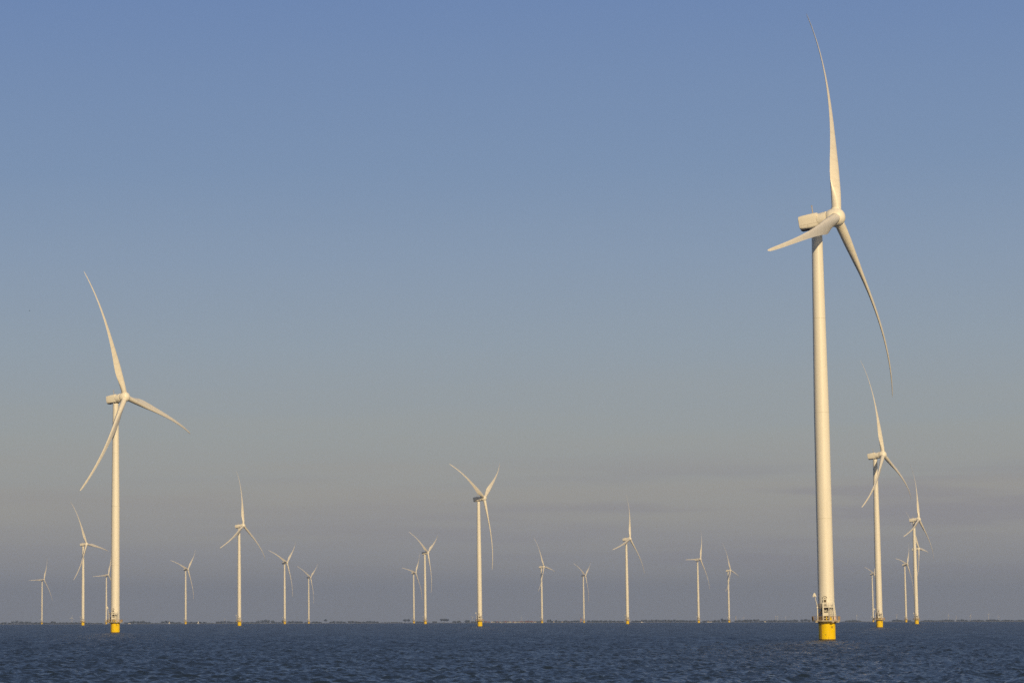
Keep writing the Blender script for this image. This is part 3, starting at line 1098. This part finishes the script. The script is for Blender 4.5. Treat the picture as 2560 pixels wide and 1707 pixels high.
# small turbines on the land
def land_turbine():
    r = empty('land_turbine', (0, 0, 0))
    m = MB()
    m.lathe([(1.5, -8), (.75, 49.2)], 20)
    m.build('tower', M_TOWER, r)
    m = MB()
    m.box(-1.2, 1.2, -2.5, 5, 49.2, 51.6)
    m.tube((0, -2.5, 50.4), (0, -4.2, 50.4), 1.3, .5, 12)
    m.build('nacelle', M_WHITE, r, smooth=False)
    m = MB()
    m.loft([[Vector((w * math.cos(t) * 1.0, .3 * w * math.sin(t), z)) for t in np.linspace(0, 2 * math.pi, 9)[:-1]] for w, z in ((.6, .8), (1.15, 5), (.8, 13), (.3, 22), (.08, 24))])
    b = m.build('blade', M_BLADE, r)
    bs = [b]
    for k in range(2):
        c = b.copy()
        C.objects.link(c)
        c.parent = r
        bs.append(c)
    return r


lt = land_turbine()
LT = [(177.5, 1542.3, 1557.6, 15, 12, 'faint pale shore turbine between the far left turbine and its taller neighbour'),
      (560, 1544.5, 1556, 60, 0, 'faint shore turbine just left of the medium upright-bladed turbine'),
      (831, 1548.5, 1555.5, 60, 40, 'very small faint shore turbine right of the single round tree'),
      (1178.5, 1541, 1554.5, 25, 70, 'thin pale shore turbine close left of the middle turbine'),
      (1301, 1541, 1553.8, 60, 0, 'faint shore turbine standing behind the hazy town'),
      (1857, 1542.2, 1553, 30, 10, 'faint shore turbine right of the pale shore tower, left of the largest turbine'),
      (1937.5, 1538.5, 1552.8, 65, 5, 'left one of a close faint pair of shore turbines left of the largest turbine'),
      (1942.2, 1539.5, 1552.8, 60, 100, 'right one of a close faint pair of shore turbines left of the largest turbine'),
      (1962.5, 1541, 1552.8, 60, 20, 'faint shore turbine just left of the largest turbine\'s crane'),
      (2139.8, 1538, 1553, 55, 0, 'pale shore turbine between the largest turbine and the third largest one'),
      (2239.5, 1537.5, 1553, 35, 60, 'pale shore turbine between the third largest turbine and its small right neighbour'),
      (2369, 1538, 1553, 40, 5, 'first of five pale shore turbines right of the farthest right lake turbine'),
      (2388, 1541, 1553, 50, 30, 'second and faintest of five shore turbines right of the last lake turbine'),
      (2424.3, 1539, 1553, 30, 20, 'third and whitest of five shore turbines right of the last lake turbine'),
      (2469.5, 1536, 1553, 55, 2, 'tallest, fourth of five shore turbines right of the last lake turbine'),
      (2494, 1540, 1553, 45, 10, 'last of five faint shore turbines right of the last lake turbine'),
      (2176, 1541.5, 1553, 45, 50, 'very faint shore turbine just left of the third largest turbine')]
for i, (px, hubrow, base, yaw, psi, label) in enumerate(LT):
    t = lt if i == 0 else copy_tree(lt)
    D = 13000.0
    H = (1553.2 - .0 - hubrow + (base - 1553)) * PXM(D) + 1.0
    t.location = at(px, D, 0)
    s = H / 50.4
    t.scale = (s, s, s)
    t.rotation_euler = (0, 0, R(yaw))
    k = 0
    for c in t.children:
        if c.name.split('.')[0] == 'blade':
            c.matrix_basis = Matrix.Translation((0, -3.3, 50.4)) @ Matrix.Rotation(R(psi + 120 * k), 4, 'Y')
            k += 1
    tag(t, label, 'wind turbine', 'small turbines on the far land')

# a bird high on the left
bp = co.matrix_world @ Vector(((74 - XP) / F_PX * 700, -(776.5 - 853.5) / F_PX * 700, -700))
bird = empty('bird', bp)
m = MB()
m.loft([[Vector((x, r * math.cos(t), r * math.sin(t) * .9)) for t in np.linspace(0, 2 * math.pi, 9)[:-1]] for x, r in ((-.22, .01), (-.14, .045), (0, .065), (.10, .05), (.15, .035), (.19, .03), (.24, .005))])
m.build('body', M_BIRD, bird)
for s in (-1, 1):
    m = MB()
    m.loft([[Vector((x0, s * y, z + .008)), Vector((x1, s * y, z + .004)), Vector((x1, s * y, z - .004)), Vector((x0, s * y, z - .008))] for y, z, x0, x1 in ((.04, .02, .09, -.09), (.2, .07, .11, -.07), (.36, .04, .04, -.07), (.48, -.01, -.05, -.09))])
    m.build('wing', M_BIRD, bird)
bird.rotation_euler = (0, 0, R(20))
tag(bird, 'tiny dark bird flying high in the sky above the left turbines', 'bird')

# ------------------------------------------------------------------ haze over the lake
HAZE = 7.0e-5
m = MB()
m.box(-15500, 15500, -15500, 15500, -40, 190)
hz = m.build('haze', bpy.data.materials.new('haze'), smooth=False)
hm = hz.data.materials[0]
hm.use_nodes = True
ht = hm.node_tree
ht.nodes.clear()
pv = ht.nodes.new('ShaderNodeVolumePrincipled')
pv.inputs['Color'].default_value = (.80, .86, .95, 1)
pv.inputs['Density'].default_value = HAZE
pv.inputs['Anisotropy'].default_value = .5
ou = ht.nodes.new('ShaderNodeOutputMaterial')
ht.links.new(pv.outputs[0], ou.inputs['Volume'])
tag(hz, 'thin pale evening haze lying over the lake', 'haze', kind='stuff')
